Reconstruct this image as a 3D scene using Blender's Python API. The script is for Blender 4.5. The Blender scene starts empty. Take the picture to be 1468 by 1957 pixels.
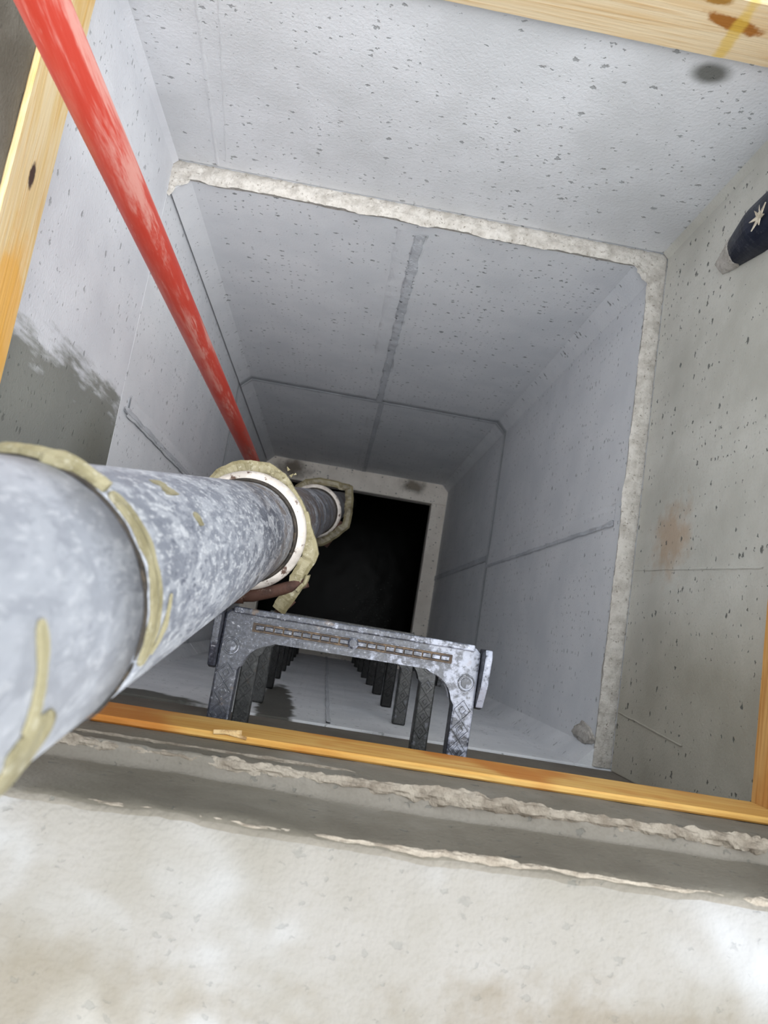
import bpy, bmesh, math, random
from mathutils import Vector, Matrix, noise

# ------------------------------------------------------------------ camera, sky, light, exposure
scene = bpy.context.scene
C = scene.collection
random.seed(7)

cam_data = bpy.data.cameras.new('camera')
cam = bpy.data.objects.new('camera', cam_data)
C.objects.link(cam)
cam.location = (0.5541, 0.229, 1.77)
cam.rotation_euler = (0.1419, -0.0767, 0.1612)
cam_data.sensor_fit = 'VERTICAL'
cam_data.sensor_height = 36.0
cam_data.lens = 1448.75 / 1957 * 36.0
cam_data.clip_start = 0.02
cam_data.dof.use_dof = True
cam_data.dof.focus_distance = 1.35
cam_data.dof.aperture_fstop = 9.0
scene.camera = cam

world = bpy.data.worlds.new('overcast_sky')
scene.world = world
world.use_nodes = True
bg = world.node_tree.nodes['Background']
bg.inputs['Color'].default_value = (0.87, 0.945, 1.0, 1)
bg.inputs['Strength'].default_value = 1.0

sun_data = bpy.data.lights.new('veiled_sun', 'SUN')
sun_data.energy = 1.6
sun_data.angle = math.radians(60)
sun_data.color = (1.0, 1.0, 1.0)
sun = bpy.data.objects.new('veiled_sun', sun_data)
C.objects.link(sun)
sun.rotation_euler = Vector((-0.30, 0.20, -1.0)).to_track_quat('-Z', 'Y').to_euler()
sun.location = (2, -2, 4)

scene.view_settings.view_transform = 'Standard'
scene.view_settings.look = 'None'
scene.view_settings.gamma = 1.0
scene.view_settings.use_curve_mapping = False
scene.view_settings.exposure = 1.36
scene.cycles.max_bounces = 5
scene.cycles.diffuse_bounces = 4
scene.cycles.glossy_bounces = 2
scene.cycles.use_denoising = True
scene.cycles.adaptive_threshold = 0.03
scene.cycles.caustics_reflective = False
scene.cycles.caustics_refractive = False

# ------------------------------------------------------------------ helpers
def lin(r, g, b):
    f = lambda c: (c / 12.92) if c <= 0.04045 else ((c + 0.055) / 1.055) ** 2.4
    return (f(r / 255), f(g / 255), f(b / 255), 1.0)

def tag(o, label=None, cat=None, group=None, kind=None):
    if label: o['label'] = label
    if cat: o['category'] = cat
    if group: o['group'] = group
    if kind: o['kind'] = kind
    return o

def empty(name, loc=(0, 0, 0), parent=None):
    o = bpy.data.objects.new(name, None)
    o.empty_display_size = 0.05
    C.objects.link(o)
    o.location = loc
    if parent: o.parent = parent
    return o

def link_bm(name, bm, mat, parent=None, smooth=False):
    me = bpy.data.meshes.new(name)
    bmesh.ops.recalc_face_normals(bm, faces=bm.faces)
    bm.to_mesh(me); bm.free()
    for m in (mat if isinstance(mat, (list, tuple)) else [mat]): me.materials.append(m)
    if smooth:
        for p in me.polygons: p.use_smooth = True
    o = bpy.data.objects.new(name, me)
    C.objects.link(o)
    if parent: o.parent = parent
    return o

def bm_box(bm, lo, hi, bevel=0.0, seg=2):
    r = bmesh.ops.create_cube(bm, size=1.0)
    vs = r['verts']
    for v in vs:
        v.co = Vector([(lo[i] + hi[i]) / 2 + v.co[i] * (hi[i] - lo[i]) for i in range(3)])
    if bevel > 0:
        es = list({e for v in vs for e in v.link_edges})
        bmesh.ops.bevel(bm, geom=es, offset=bevel, segments=seg, profile=0.5, affect='EDGES')

def box(name, lo, hi, mat, parent=None, bevel=0.0, seg=2):
    bm = bmesh.new(); bm_box(bm, lo, hi, bevel, seg)
    return link_bm(name, bm, mat, parent)

def bm_prism(bm, poly, z0, z1):
    a = [bm.verts.new((x, y, z0)) for x, y in poly]
    b = [bm.verts.new((x, y, z1)) for x, y in poly]
    n = len(poly)
    bm.faces.new(a[::-1]); bm.faces.new(b)
    for i in range(n):
        bm.faces.new((a[i], a[(i + 1) % n], b[(i + 1) % n], b[i]))
    return b

def bm_bar(bm, p, q, w, h):
    """flat bar lying on the xy plane from p to q, width w, from z p[2] to p[2]+h"""
    p = Vector(p); q = Vector(q)
    d = (q - p); d.z = 0; d.normalize()
    s = Vector((-d.y, d.x, 0)) * (w / 2)
    base = [p - s, q - s, q + s, p + s]
    a = [bm.verts.new(v) for v in base]
    b = [bm.verts.new(v * 1 + Vector((0, 0, h)) + (Vector((0, 0, 0)))) for v in [p - s * .6, q - s * .6, q + s * .6, p + s * .6]]
    bm.faces.new(a[::-1]); bm.faces.new(b)
    for i in range(4): bm.faces.new((a[i], a[(i + 1) % 4], b[(i + 1) % 4], b[i]))

def bm_tube(bm, r0, r1, z0, z1, n=64, rin=None):
    """open or hollow lathe between z0 and z1"""
    prof = [(r0, z0), (r1, z1)] if rin is None else [(rin, z0), (r0, z0), (r1, z1), (rin, z1)]
    lathe(bm, prof, n, close=rin is not None, cap=rin is None)

def lathe(bm, prof, n=64, close=False, cap=False):
    rings = []
    for r, z in prof:
        rings.append([bm.verts.new((r * math.cos(2 * math.pi * i / n), r * math.sin(2 * math.pi * i / n), z)) for i in range(n)])
    pairs = list(zip(rings[:-1], rings[1:]))
    if close: pairs.append((rings[-1], rings[0]))
    for a, b in pairs:
        for i in range(n):
            bm.faces.new((a[i], a[(i + 1) % n], b[(i + 1) % n], b[i]))
    if cap:
        bm.faces.new(rings[0][::-1]); bm.faces.new(rings[-1])

def bm_grid(bm, pts):
    """pts[i][j] -> Vector ; quads"""
    vs = [[bm.verts.new(p) for p in row] for row in pts]
    for i in range(len(vs) - 1):
        for j in range(len(vs[0]) - 1):
            bm.faces.new((vs[i][j], vs[i + 1][j], vs[i + 1][j + 1], vs[i][j + 1]))
    return vs

def fbm(p, o=4): return noise.fractal(Vector(p), 1.0, 2.0, o)

# ------------------------------------------------------------------ materials
class NT:
    def __init__(self, name):
        self.m = bpy.data.materials.new(name); self.m.use_nodes = True
        self.t = self.m.node_tree; self.n = self.t.nodes
        self.bsdf = self.n['Principled BSDF']
        self.co = self.n.new('ShaderNodeTexCoord').outputs['Object']
    def L(self, a, b): self.t.links.new(a, b)
    def _in(self, sock, v):
        if isinstance(v, bpy.types.NodeSocket): self.L(v, sock)
        elif v is not None: sock.default_value = v
    def mapping(self, scale=(1, 1, 1), loc=(0, 0, 0), rot=(0, 0, 0), src=None):
        n = self.n.new('ShaderNodeMapping'); n.inputs['Scale'].default_value = scale
        n.inputs['Location'].default_value = loc; n.inputs['Rotation'].default_value = rot
        self.L(src or self.co, n.inputs['Vector']); return n.outputs[0]
    def noise(self, scale, detail=4, rough=0.55, vec=None, dist=0.0):
        n = self.n.new('ShaderNodeTexNoise'); n.inputs['Scale'].default_value = scale
        n.inputs['Detail'].default_value = detail; n.inputs['Roughness'].default_value = rough
        n.inputs['Distortion'].default_value = dist
        self.L(vec or self.co, n.inputs['Vector']); return n
    def voro(self, scale, vec=None, feat='F1', rnd=1.0):
        n = self.n.new('ShaderNodeTexVoronoi'); n.inputs['Scale'].default_value = scale; n.feature = feat
        n.inputs['Randomness'].default_value = rnd
        self.L(vec or self.co, n.inputs['Vector']); return n
    def math(self, op, a, b=None, c=None, clamp=False):
        n = self.n.new('ShaderNodeMath'); n.operation = op; n.use_clamp = clamp
        for i, v in enumerate((a, b, c)): self._in(n.inputs[i], v)
        return n.outputs[0]
    def step(self, v, lo, hi, a=0.0, b=1.0):
        n = self.n.new('ShaderNodeMapRange'); n.interpolation_type = 'SMOOTHSTEP'
        self._in(n.inputs['Value'], v); self._in(n.inputs['From Min'], lo); self._in(n.inputs['From Max'], hi)
        n.inputs['To Min'].default_value = a; n.inputs['To Max'].default_value = b
        return n.outputs['Result']
    def mix(self, fac, a, b, mode='MIX'):
        n = self.n.new('ShaderNodeMix'); n.data_type = 'RGBA'; n.blend_type = mode
        self._in(n.inputs['Factor'], fac); self._in(n.inputs['A'], a) if False else None
        self._in(n.inputs[6], a); self._in(n.inputs[7], b)
        return n.outputs[2]
    def sep(self, vec=None):
        n = self.n.new('ShaderNodeSeparateXYZ'); self.L(vec or self.co, n.inputs[0]); return n.outputs
    def blob(self, c, r, amp=0.0, nscale=8.0, soft=(0.75, 1.1), detail=3, rot=(0, 0, 0), nvec=None):
        """irregular ellipsoidal patch: 1 inside, 0 outside"""
        s = self.n.new('ShaderNodeVectorMath'); s.operation = 'SUBTRACT'
        self.L(self.co, s.inputs[0]); s.inputs[1].default_value = c
        v = s.outputs[0]
        if rot != (0, 0, 0): v = self.mapping(rot=rot, src=v)
        m = self.n.new('ShaderNodeVectorMath'); m.operation = 'DIVIDE'
        self.L(v, m.inputs[0]); m.inputs[1].default_value = r
        l = self.n.new('ShaderNodeVectorMath'); l.operation = 'LENGTH'; self.L(m.outputs[0], l.inputs[0])
        d = l.outputs['Value']
        if amp:
            nz = self.noise(nscale, detail, 0.6, vec=self.mapping(scale=nvec) if nvec else None).outputs['Fac']
            d = self.math('ADD', d, self.math('MULTIPLY', self.math('SUBTRACT', nz, 0.5), amp))
        return self.step(d, soft[0], soft[1], 1.0, 0.0)
    def bump(self, h, strength=0.3, dist=0.01, prev=None):
        n = self.n.new('ShaderNodeBump'); n.inputs['Strength'].default_value = strength; n.inputs['Distance'].default_value = dist
        self.L(h, n.inputs['Height'])
        if prev: self.L(prev, n.inputs['Normal'])
        return n.outputs[0]
    def done(self, col, rough=0.85, normal=None, metal=0.0, spec=0.3):
        self._in(self.bsdf.inputs['Base Color'], col); self._in(self.bsdf.inputs['Roughness'], rough)
        self._in(self.bsdf.inputs['Metallic'], metal); self._in(self.bsdf.inputs['Specular IOR Level'], spec)
        if normal: self.L(normal, self.bsdf.inputs['Normal'])
        return self.m

def concrete(name, base, dark, pits=1.0, stains=(), rough=0.85, grit=1.0, streak=0.4, tint=None, axis='y'):
    """cast concrete: cloudy tone, form streaks along z, bug holes; stains = (colour, args) list"""
    t = NT(name)
    mid = t.noise(5, 3, 0.6).outputs['Fac']
    fine = t.noise(170, 1, 0.6)
    col = t.mix(t.step(mid, 0.30, 0.75), base, dark)
    st = t.noise(1, 2, 0.5, vec=t.mapping(scale=(26, 26, 1.3))).outputs['Fac']
    col = t.mix(t.math('MULTIPLY', t.step(st, 0.55, 0.75), streak * 0.5), col, dark)
    col = t.mix(t.math('MULTIPLY', t.step(fine.outputs['Fac'], 0.5, 0.75), 0.3), col, dark)
    if tint:
        col = t.mix(t.step(t.noise(4.5, 3, 0.6, dist=0.4).outputs['Fac'], 0.42, 0.7), col, tint)
    for c, k in stains:
        k = dict(k); f = k.pop('f', 1.0)
        col = t.mix(t.math('MULTIPLY', t.blob(**k), f), col, c, 'MULTIPLY')
    # bug holes in two sizes, ragged and clustered
    clus = t.step(mid, 0.66, 0.40, 0.25, 1.0)
    hole = None
    warp = t.n.new('ShaderNodeVectorMath'); warp.operation = 'MULTIPLY_ADD'
    t.L(fine.outputs['Color'], warp.inputs[0]); warp.inputs[1].default_value = (0.011,) * 3; t.L(t.co, warp.inputs[2])
    wx, wy, wz = t.sep(warp.outputs[0])
    cb = t.n.new('ShaderNodeCombineXYZ')
    ua, va = {'y': (wx, wz), 'x': (wy, wz), 'z': (wx, wy)}[axis]
    t.L(t.math('MULTIPLY', ua, 0.8), cb.inputs[0]); t.L(t.math('MULTIPLY', va, 1.35), cb.inputs[1])
    for sc, thr, rad in ((24, 0.66, 0.17), (58, 0.55, 0.24)):
        v = t.voro(sc, vec=cb.outputs[0]); v.voronoi_dimensions = '2D'
        sx = t.n.new('ShaderNodeSeparateColor'); t.L(v.outputs['Color'], sx.inputs[0])
        rr = t.math('MULTIPLY', t.math('SUBTRACT', sx.outputs[0], thr), rad / (1 - thr))
        if sc > 30: rr = t.math('MULTIPLY', rr, clus)
        h = t.step(v.outputs['Distance'], t.math('MULTIPLY', rr, 0.5), t.math('ADD', rr, 1e-4), 1.0, 0.0)
        h = t.math('MULTIPLY', h, t.step(rr, 0.015, 0.05))
        hole = h if hole is None else t.math('MAXIMUM', hole, h)
    hole = t.math('MULTIPLY', hole, pits)
    col = t.mix(t.math('MULTIPLY', hole, 0.70), col, lin(74, 78, 76))
    ht = t.math('MULTIPLY_ADD', hole, -1.2, t.math('MULTIPLY', fine.outputs['Fac'], 0.45 * grit))
    nb = t.bump(ht, 0.45, 0.004)
    return t.done(col, rough, nb, spec=0.3)

ZBJ = -1.578
M = {}
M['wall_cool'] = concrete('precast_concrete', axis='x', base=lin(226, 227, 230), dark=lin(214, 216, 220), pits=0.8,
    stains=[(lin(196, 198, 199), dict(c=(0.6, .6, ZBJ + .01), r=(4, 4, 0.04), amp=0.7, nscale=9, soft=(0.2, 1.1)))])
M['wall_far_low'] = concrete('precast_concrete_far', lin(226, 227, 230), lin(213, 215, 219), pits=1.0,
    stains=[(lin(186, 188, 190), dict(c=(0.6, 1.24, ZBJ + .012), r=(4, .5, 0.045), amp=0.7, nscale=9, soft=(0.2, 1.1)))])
M['wall_far_up'] = concrete('precast_concrete_far_upper', lin(222, 223, 226), lin(206, 207, 209), pits=0.75,
    stains=[(lin(130, 130, 124), dict(c=(1.06, 1.278, 0.603), r=(0.046, .2, 0.034), amp=0.2, nscale=20, soft=(0.35, 1.05)))])
M['wall_left_up'] = concrete('precast_concrete_left_upper', axis='x', base=lin(224, 225, 229), dark=lin(210, 211, 216), pits=0.6, streak=0.8,
    stains=[(lin(160, 160, 150), dict(c=(0, 0.10, 0.16), r=(.3, 0.56, 1.2), amp=0.55, nscale=7, soft=(0.90, 1.02), detail=5, nvec=(1, 3.2, .7))),
            (lin(212, 210, 204), dict(c=(0, 0.28, 0.05), r=(.3, 0.36, 0.30), amp=0.6, nscale=5, soft=(0.5, 1.05)))])
M['wall_right_up'] = concrete('precast_concrete_right_upper', axis='x', base=lin(206, 204, 196), dark=lin(184, 182, 173), pits=1.15,
    stains=[(lin(232, 205, 182), dict(c=(1.255, 0.52, 0.2), r=(.3, 0.10, 0.10), amp=1.6, nscale=30, soft=(0.2, 1.2), f=0.8)),
            (lin(222, 218, 210), dict(c=(1.255, 0.05, 0.4), r=(.3, 0.34, 0.6), amp=0.5, nscale=3, soft=(0.5, 1.2)))])
M['wall_near_low'] = concrete('precast_concrete_near', lin(226, 227, 230), lin(206, 208, 212), pits=0.7,
    stains=[(lin(105, 103, 96), dict(c=(0.465, 0, -0.22), r=(0.055, .2, 0.65), amp=0.9, nscale=16, soft=(0.70, 0.98), rot=(0, -0.05, 0))),
            (lin(120, 118, 110), dict(c=(0.12, 0, 0.0), r=(0.22, .2, 0.12), amp=0.9, nscale=14, soft=(0.7, 1.0)))])
M['wall_near_up'] = concrete('precast_concrete_near_upper', lin(118, 112, 103), lin(98, 92, 84), pits=0.4)
M['floor'] = concrete('floor_slab_concrete', axis='z', base=lin(240, 233, 224), dark=lin(218, 210, 200), pits=1.2, grit=1.5,
    stains=[(lin(150, 146, 140), dict(c=(0.98, 1.20, -3.2), r=(0.11, .06, .2), amp=1.2, nscale=18, soft=(0.2, 1.2))),
            (lin(140, 135, 130), dict(c=(0.17, 1.18, -3.2), r=(0.14, .08, .2), amp=1.2, nscale=14, soft=(0.2, 1.2)))])
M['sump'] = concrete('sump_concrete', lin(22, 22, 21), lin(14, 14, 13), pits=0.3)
M['slab_top'] = concrete('cover_slab_concrete', axis='z', base=lin(130, 126, 121), dark=lin(117, 112, 103), pits=0.28, grit=2.2, tint=lin(152, 152, 153),
    stains=[(lin(232, 226, 214), dict(c=(0.35, -0.13, 1.0), r=(0.3, .06, .2), amp=1.8, nscale=16, soft=(0.2, 1.2))),
            (lin(225, 217, 204), dict(c=(0.9, -0.10, 1.0), r=(0.25, .05, .2), amp=2.0, nscale=22, soft=(0.1, 1.2)))])
M['slab_side'] = concrete('cover_slab_side_concrete', lin(112, 106, 95), lin(92, 86, 76), pits=0.6, grit=1.4, axis='y', tint=lin(124, 119, 110))  # upright faces of the rim, browner and darker than the slab top
M['ledge'] = concrete('ledge_concrete', lin(124, 118, 109), lin(104, 98, 88), pits=0.5, grit=1.8, axis='z')
M['slab_left'] = M['slab_side']
M['seam'] = concrete('form_seam_concrete', lin(205, 207, 212), lin(184, 187, 192), pits=1.3, grit=2.0)

def mortar_mat(name, a, b):
    t = NT(name)
    n1 = t.noise(30, 6, 0.7).outputs['Fac']; n2 = t.noise(140, 4, 0.7).outputs['Fac']
    col = t.mix(t.step(n1, 0.35, 0.68), a, b)
    col = t.mix(t.step(n2, 0.56, 0.72), col, lin(120, 112, 100))
    nb = t.bump(n2, 0.5, 0.004); nb = t.bump(n1, 0.5, 0.01, nb)
    return t.done(col, 0.95, nb, spec=0.15)
M['mortar'] = mortar_mat('joint_mortar', lin(206, 201, 194), lin(172, 166, 158))
M['mortar_warm'] = mortar_mat('crumbly_mortar', lin(152, 143, 130), lin(116, 106, 94))

def wood_mat(name, light, mid, dark, axis, stains=(), seed=0.0):
    t = NT(name)
    sc = [14.0, 14.0, 14.0]; sc[axis] = 0.9
    g = t.noise(3.0, 6, 0.6, vec=t.mapping(scale=sc, loc=(seed, seed, seed)), dist=0.8).outputs['Fac']
    sc2 = [60.0, 60.0, 60.0]; sc2[axis] = 2.0
    g2 = t.noise(3.0, 3, 0.6, vec=t.mapping(scale=sc2, loc=(seed, 0, seed))).outputs['Fac']
    big = t.noise(4.0, 3, 0.5, vec=t.mapping(loc=(seed, seed * 2, 0))).outputs['Fac']
    col = t.mix(t.step(g, 0.38, 0.66), light, mid)
    col = t.mix(t.math('MULTIPLY', t.step(g2, 0.48, 0.7), 0.5), col, dark)
    col = t.mix(t.math('MULTIPLY', t.step(big, 0.50, 0.60), 0.75), col, dark)
    for c, k in stains:
        k = dict(k); f = k.pop('f', 1.0)
        col = t.mix(t.math('MULTIPLY', t.blob(**k), f), col, c)
    nb = t.bump(g2, 0.25, 0.003)
    return t.done(col, 0.65, nb, spec=0.3)
M['wood_near'] = wood_mat('pine_near', lin(206, 166, 96), lin(192, 142, 68), lin(172, 98, 28), 0, seed=3.1)
M['wood_left'] = wood_mat('pine_left', lin(222, 202, 162), lin(214, 186, 132), lin(204, 156, 74), 1, seed=7.3,
    stains=[(lin(70, 52, 46), dict(c=(0.026, 0.79, 0.715), r=(0.05, 0.024, 0.010), amp=0.5, nscale=90, soft=(0.6, 1.05))),
            (lin(222, 160, 56), dict(c=(0.026, 0.55, 0.70), r=(0.05, 0.17, 0.06), amp=1.0, nscale=14, soft=(0.6, 1.1), f=0.7)),
            (lin(70, 62, 56), dict(c=(0.026, 0.93, 0.80), r=(0.05, 0.10, 0.010), amp=0.9, nscale=40, soft=(0.5, 1.1)))])
M['wood_far'] = wood_mat('pine_far', lin(214, 194, 160), lin(206, 178, 136), lin(188, 150, 100), 0, seed=1.7,
    stains=[(lin(150, 96, 40), dict(c=(1.03, 1.262, 0.728), r=(0.06, 0.05, 0.016), amp=1.0, nscale=40, soft=(0.6, 1.0), rot=(0, -.15, 0))),
            (lin(205, 170, 70), dict(c=(1.045, 1.262, 0.71), r=(0.014, 0.05, 0.09), amp=0.8, nscale=40, soft=(0.5, 1.1), f=0.7)),
            (lin(150, 110, 50), dict(c=(0.99, 1.262, 0.765), r=(0.03, 0.05, 0.012), amp=1.0, nscale=60, soft=(0.5, 1.1)))])
M['wood_right'] = wood_mat('pine_right', lin(200, 156, 96), lin(184, 130, 66), lin(150, 92, 40), 1, seed=5.5)

def galv_mat():
    t = NT('weathered_galvanised_steel')
    st = t.mapping(scale=(1, 1, 0.45))
    n1 = t.noise(46, 4, 0.75, vec=st, dist=0.5).outputs['Fac']
    n2 = t.noise(150, 3, 0.7, vec=st).outputs['Fac']
    n3 = t.noise(7, 4, 0.6).outputs['Fac']
    n5 = t.noise(11, 3, 0.6, vec=t.mapping(loc=(9, 4, 1))).outputs['Fac']
    col = t.mix(t.step(n1, 0.44, 0.58), lin(128, 131, 140), lin(162, 164, 170))
    col = t.mix(t.math('MULTIPLY', t.step(n2, 0.55, 0.62), 0.8), col, lin(196, 197, 200))
    col = t.mix(t.math('MULTIPLY', t.step(n2, 0.42, 0.36), t.step(n5, 0.40, 0.62, 0.25, 0.9)), col, lin(88, 92, 104))
    z = t.sep()[2]
    low = t.step(z, 6.10, 5.55)      # dirtier length under the strap
    lowd = t.math('MULTIPLY', low, t.step(n3, 0.42, 0.58))
    col = t.mix(t.math('MULTIPLY', lowd, t.step(n1, 0.46, 0.56, 0.85, 0.0)), col, lin(66, 70, 82))
    n4 = t.noise(13, 5, 0.62, vec=t.mapping(loc=(3, 1, 2)), dist=0.4).outputs['Fac']
    col = t.mix(t.math('MULTIPLY', t.step(n4, 0.64, 0.68), t.math('MULTIPLY', low, 0.85)), col, lin(122, 110, 78))
    hi_ = t.math('MULTIPLY', t.step(z, 6.20, 6.34), 0.6)
    col = t.mix(hi_, col, lin(170, 172, 179))
    ring = t.math('MULTIPLY', t.step(z, 5.80, 5.45), t.step(t.math('ADD', t.math('MULTIPLY', n1, .5), t.math('MULTIPLY', n5, .5)), 0.48, 0.54))
    col = t.mix(t.math('MULTIPLY', ring, 0.8), col, lin(84, 66, 54))
    nb = t.bump(n1, 0.25, 0.004); nb = t.bump(n2, 0.2, 0.002, nb)
    return t.done(col, t.step(n1, 0.3, 0.7, 0.42, 0.6), nb, metal=0.25, spec=0.5)
M['galv'] = galv_mat()

def patchy(name, a, b, c, s1=20, s2=60, rough=0.6, lo=0.45, hi=0.6, metal=0.0, spec=0.3, bump=0.3, cf=0.6):
    t = NT(name)
    n1 = t.noise(s1, 5, 0.65).outputs['Fac']; n2 = t.noise(s2, 4, 0.7).outputs['Fac']
    col = t.mix(t.step(n1, lo, hi), a, b)
    col = t.mix(t.math('MULTIPLY', t.step(n2, 0.56, 0.66), cf), col, c)
    nb = t.bump(n1, bump, 0.006); nb = t.bump(n2, bump, 0.003, nb)
    return t.done(col, rough, nb, metal=metal, spec=spec)
M['tape'] = patchy('tan_cloth_tape', lin(142, 134, 106), lin(122, 114, 86), lin(176, 170, 150), 40, 110, 0.45, bump=0.25, cf=0.55)
M['tape_dark'] = patchy('damp_cloth_tape', lin(104, 96, 72), lin(84, 76, 56), lin(136, 128, 104), 24, 80, 0.4, bump=0.2, cf=0.35)
M['flange'] = patchy('chipped_white_flange', lin(206, 198, 190), lin(184, 176, 168), lin(80, 56, 44), 30, 48, 0.6, cf=0.95)
M['rust'] = patchy('rusty_lever_steel', lin(76, 52, 43), lin(60, 41, 34), lin(128, 116, 106), 25, 60, 0.75, metal=0.1, cf=0.5)
M['gasket'] = patchy('dark_gasket', lin(60, 54, 48), lin(40, 36, 32), lin(96, 84, 70), 30, 70, 0.7)

def red_mat():
    t = NT('worn_red_paint')
    st = t.mapping(scale=(1, 1, 0.10))
    n1 = t.noise(28, 6, 0.7, vec=st, dist=0.3).outputs['Fac']
    n2 = t.noise(90, 4, 0.7, vec=st).outputs['Fac']
    x, y, z = t.sep()
    side = t.step(x, -0.004, 0.02)           # lit side: rubbed paint plus a highlight painted into the colour
    col = t.mix(t.step(n1, 0.35, 0.65), lin(188, 58, 42), lin(196, 78, 64))
    worn = t.math('MULTIPLY', t.step(n1, 0.50, 0.62), t.math('ADD', t.math('MULTIPLY', side, 0.75), 0.15))  # wear streaks, strengthened into a painted highlight down that side
    col = t.mix(worn, col, lin(212, 150, 138))
    scr = t.math('MULTIPLY', t.step(n2, 0.60, 0.68), 0.7)
    col = t.mix(scr, col, lin(208, 122, 108))
    low = t.step(z, 5.2, 4.5)
    col = t.mix(t.math('MULTIPLY', low, t.step(n2, 0.5, 0.6, 0.2, 0.6)), col, lin(150, 96, 88))
    return t.done(col, 0.45, t.bump(n2, 0.2, 0.002), spec=0.4)
M['red'] = red_mat()

def step_mat(name, base0, base1, dust, pale, rust):
    t = NT(name)
    n1 = t.noise(75, 5, 0.7).outputs['Fac']; n2 = t.noise(220, 3, 0.7).outputs['Fac']; n3 = t.noise(24, 4, 0.65, vec=t.mapping(loc=(4, 2, 0))).outputs['Fac']
    x, y, z = t.sep()
    col = t.mix(t.step(n2, 0.4, 0.65), base0, base1)
    gm = t.n.new('ShaderNodeNewGeometry')
    upm = t.step(t.sep(gm.outputs['Normal'])[2], 0.35, 0.8)
    k = t.math('ADD', t.math('ADD', t.math('MULTIPLY', n1, 0.6), t.math('MULTIPLY', n3, 0.4)), t.math('MULTIPLY', x, 0.55))
    d = t.math('MULTIPLY', t.math('MULTIPLY', t.step(k, 0.62 - dust * 0.16, 0.74 - dust * 0.16), upm), pale)
    col = t.mix(d, col, lin(160, 164, 178))
    col = t.mix(t.math('MULTIPLY', t.step(n2, 0.62, 0.67), pale * 0.6), col, lin(186, 186, 188))
    col = t.mix(t.math('MULTIPLY', t.step(n3, 0.62, 0.70), rust), col, lin(122, 98, 72))
    return t.done(col, t.step(n1, 0.3, 0.7, 0.28, 0.5), t.bump(n1, 0.25, 0.003), spec=0.5 if pale > .2 else .22)
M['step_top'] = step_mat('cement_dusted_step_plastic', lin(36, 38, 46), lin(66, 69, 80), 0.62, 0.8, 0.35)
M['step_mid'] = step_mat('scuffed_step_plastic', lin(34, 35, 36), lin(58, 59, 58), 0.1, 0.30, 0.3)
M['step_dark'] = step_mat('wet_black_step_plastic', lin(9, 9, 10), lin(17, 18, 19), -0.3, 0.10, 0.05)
M['rustline'] = patchy('brown_dirt', lin(70, 60, 52), lin(98, 82, 66), lin(50, 46, 46), 60, 140, 0.8)
M['conduit'] = patchy('scuffed_blue_black_plastic', lin(30, 34, 48), lin(42, 46, 60), lin(110, 112, 116), 16, 50, 0.45, cf=0.3)
M['torn'] = patchy('torn_pale_tape', lin(206, 196, 178), lin(180, 168, 148), lin(230, 224, 212), 60, 120, 0.8)

def water_mat():
    t = NT('black_standing_water')
    n = t.noise(5, 3, 0.5).outputs['Fac']
    return t.done(lin(5, 7, 5), 0.25, t.bump(n, 0.1, 0.02), spec=0.03)
M['water'] = water_mat()
M['fleck'] = patchy('floating_flecks', lin(70, 74, 70), lin(50, 54, 50), lin(120, 124, 124), 40, 90, 0.6)
M['soil'] = patchy('bare_soil', lin(128, 108, 84), lin(98, 82, 64), lin(160, 146, 124), 6, 30, 0.95, bump=0.6)
M['chip'] = patchy('splintered_pine', lin(206, 176, 128), lin(150, 116, 76), lin(100, 78, 56), 40, 90, 0.8)

# ------------------------------------------------------------------ the setting: stacked precast shaft
W, LY = 1.22, 1.2412
ZB, ZC = -1.578, -3.208
ZT = 0.6535                      # top of the shaft walls, underside of the cover slab
XL, XR, YN, YF = -0.006, 1.257, -0.004, 1.279   # upper section faces
TH = 0.14

walls = {}
for side in ('far', 'left', 'right', 'near'):
    walls[side] = tag(empty('wall_' + side), kind='structure')

g = 0.008
def slabs(side, x0, x1, y0, y1, z0, z1, mat, bev=0.006):
    if side == 'far': lo, hi = (x0 - TH, y1, z0), (x1 + TH, y1 + TH, z1)
    if side == 'near': lo, hi = (x0 - TH, y0 - TH, z0), (x1 + TH, y0, z1)
    if side == 'left': lo, hi = (x0 - TH, y0, z0), (x0, y1, z1)
    if side == 'right': lo, hi = (x1, y0, z0), (x1 + TH, y1, z1)
    return box('concrete_panel', lo, hi, mat, walls[side], bev, 2)

for side in walls:
    up = {'far': 'wall_far_up', 'left': 'wall_left_up', 'right': 'wall_right_up', 'near': 'wall_near_up'}[side]
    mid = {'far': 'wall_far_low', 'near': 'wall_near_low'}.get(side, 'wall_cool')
    slabs(side, XL, XR, YN, YF, 0.010 if side != 'left' else .003, ZT, M[up], 0.003 if side != 'left' else .0004)
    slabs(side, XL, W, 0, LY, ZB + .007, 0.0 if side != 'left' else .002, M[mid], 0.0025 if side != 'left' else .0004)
    slabs(side, XL - .001, W + .001, -.001, LY + .001, ZC, ZB - .007, M[mid], 0.0015)

# backing of the open joint between the two lower sections
def ring_back(z0, z1, off, mat):
    box('joint_backing', (-off - .05, LY + off, z0), (W + off + .05, LY + off + .03, z1), mat, walls['far'])
    box('joint_backing', (-off - .05, -off - .03, z0), (W + off + .05, -off, z1), mat, walls['near'])
    box('joint_backing', (-off - .03, -off, z0), (-off, LY + off, z1), mat, walls['left'])
    box('joint_backing', (W + off, -off, z0), (W + off + .03, LY + off, z1), mat, walls['right'])
ring_back(ZB - 0.02, ZB + 0.02, 0.03, M['wall_near_up'])

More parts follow.
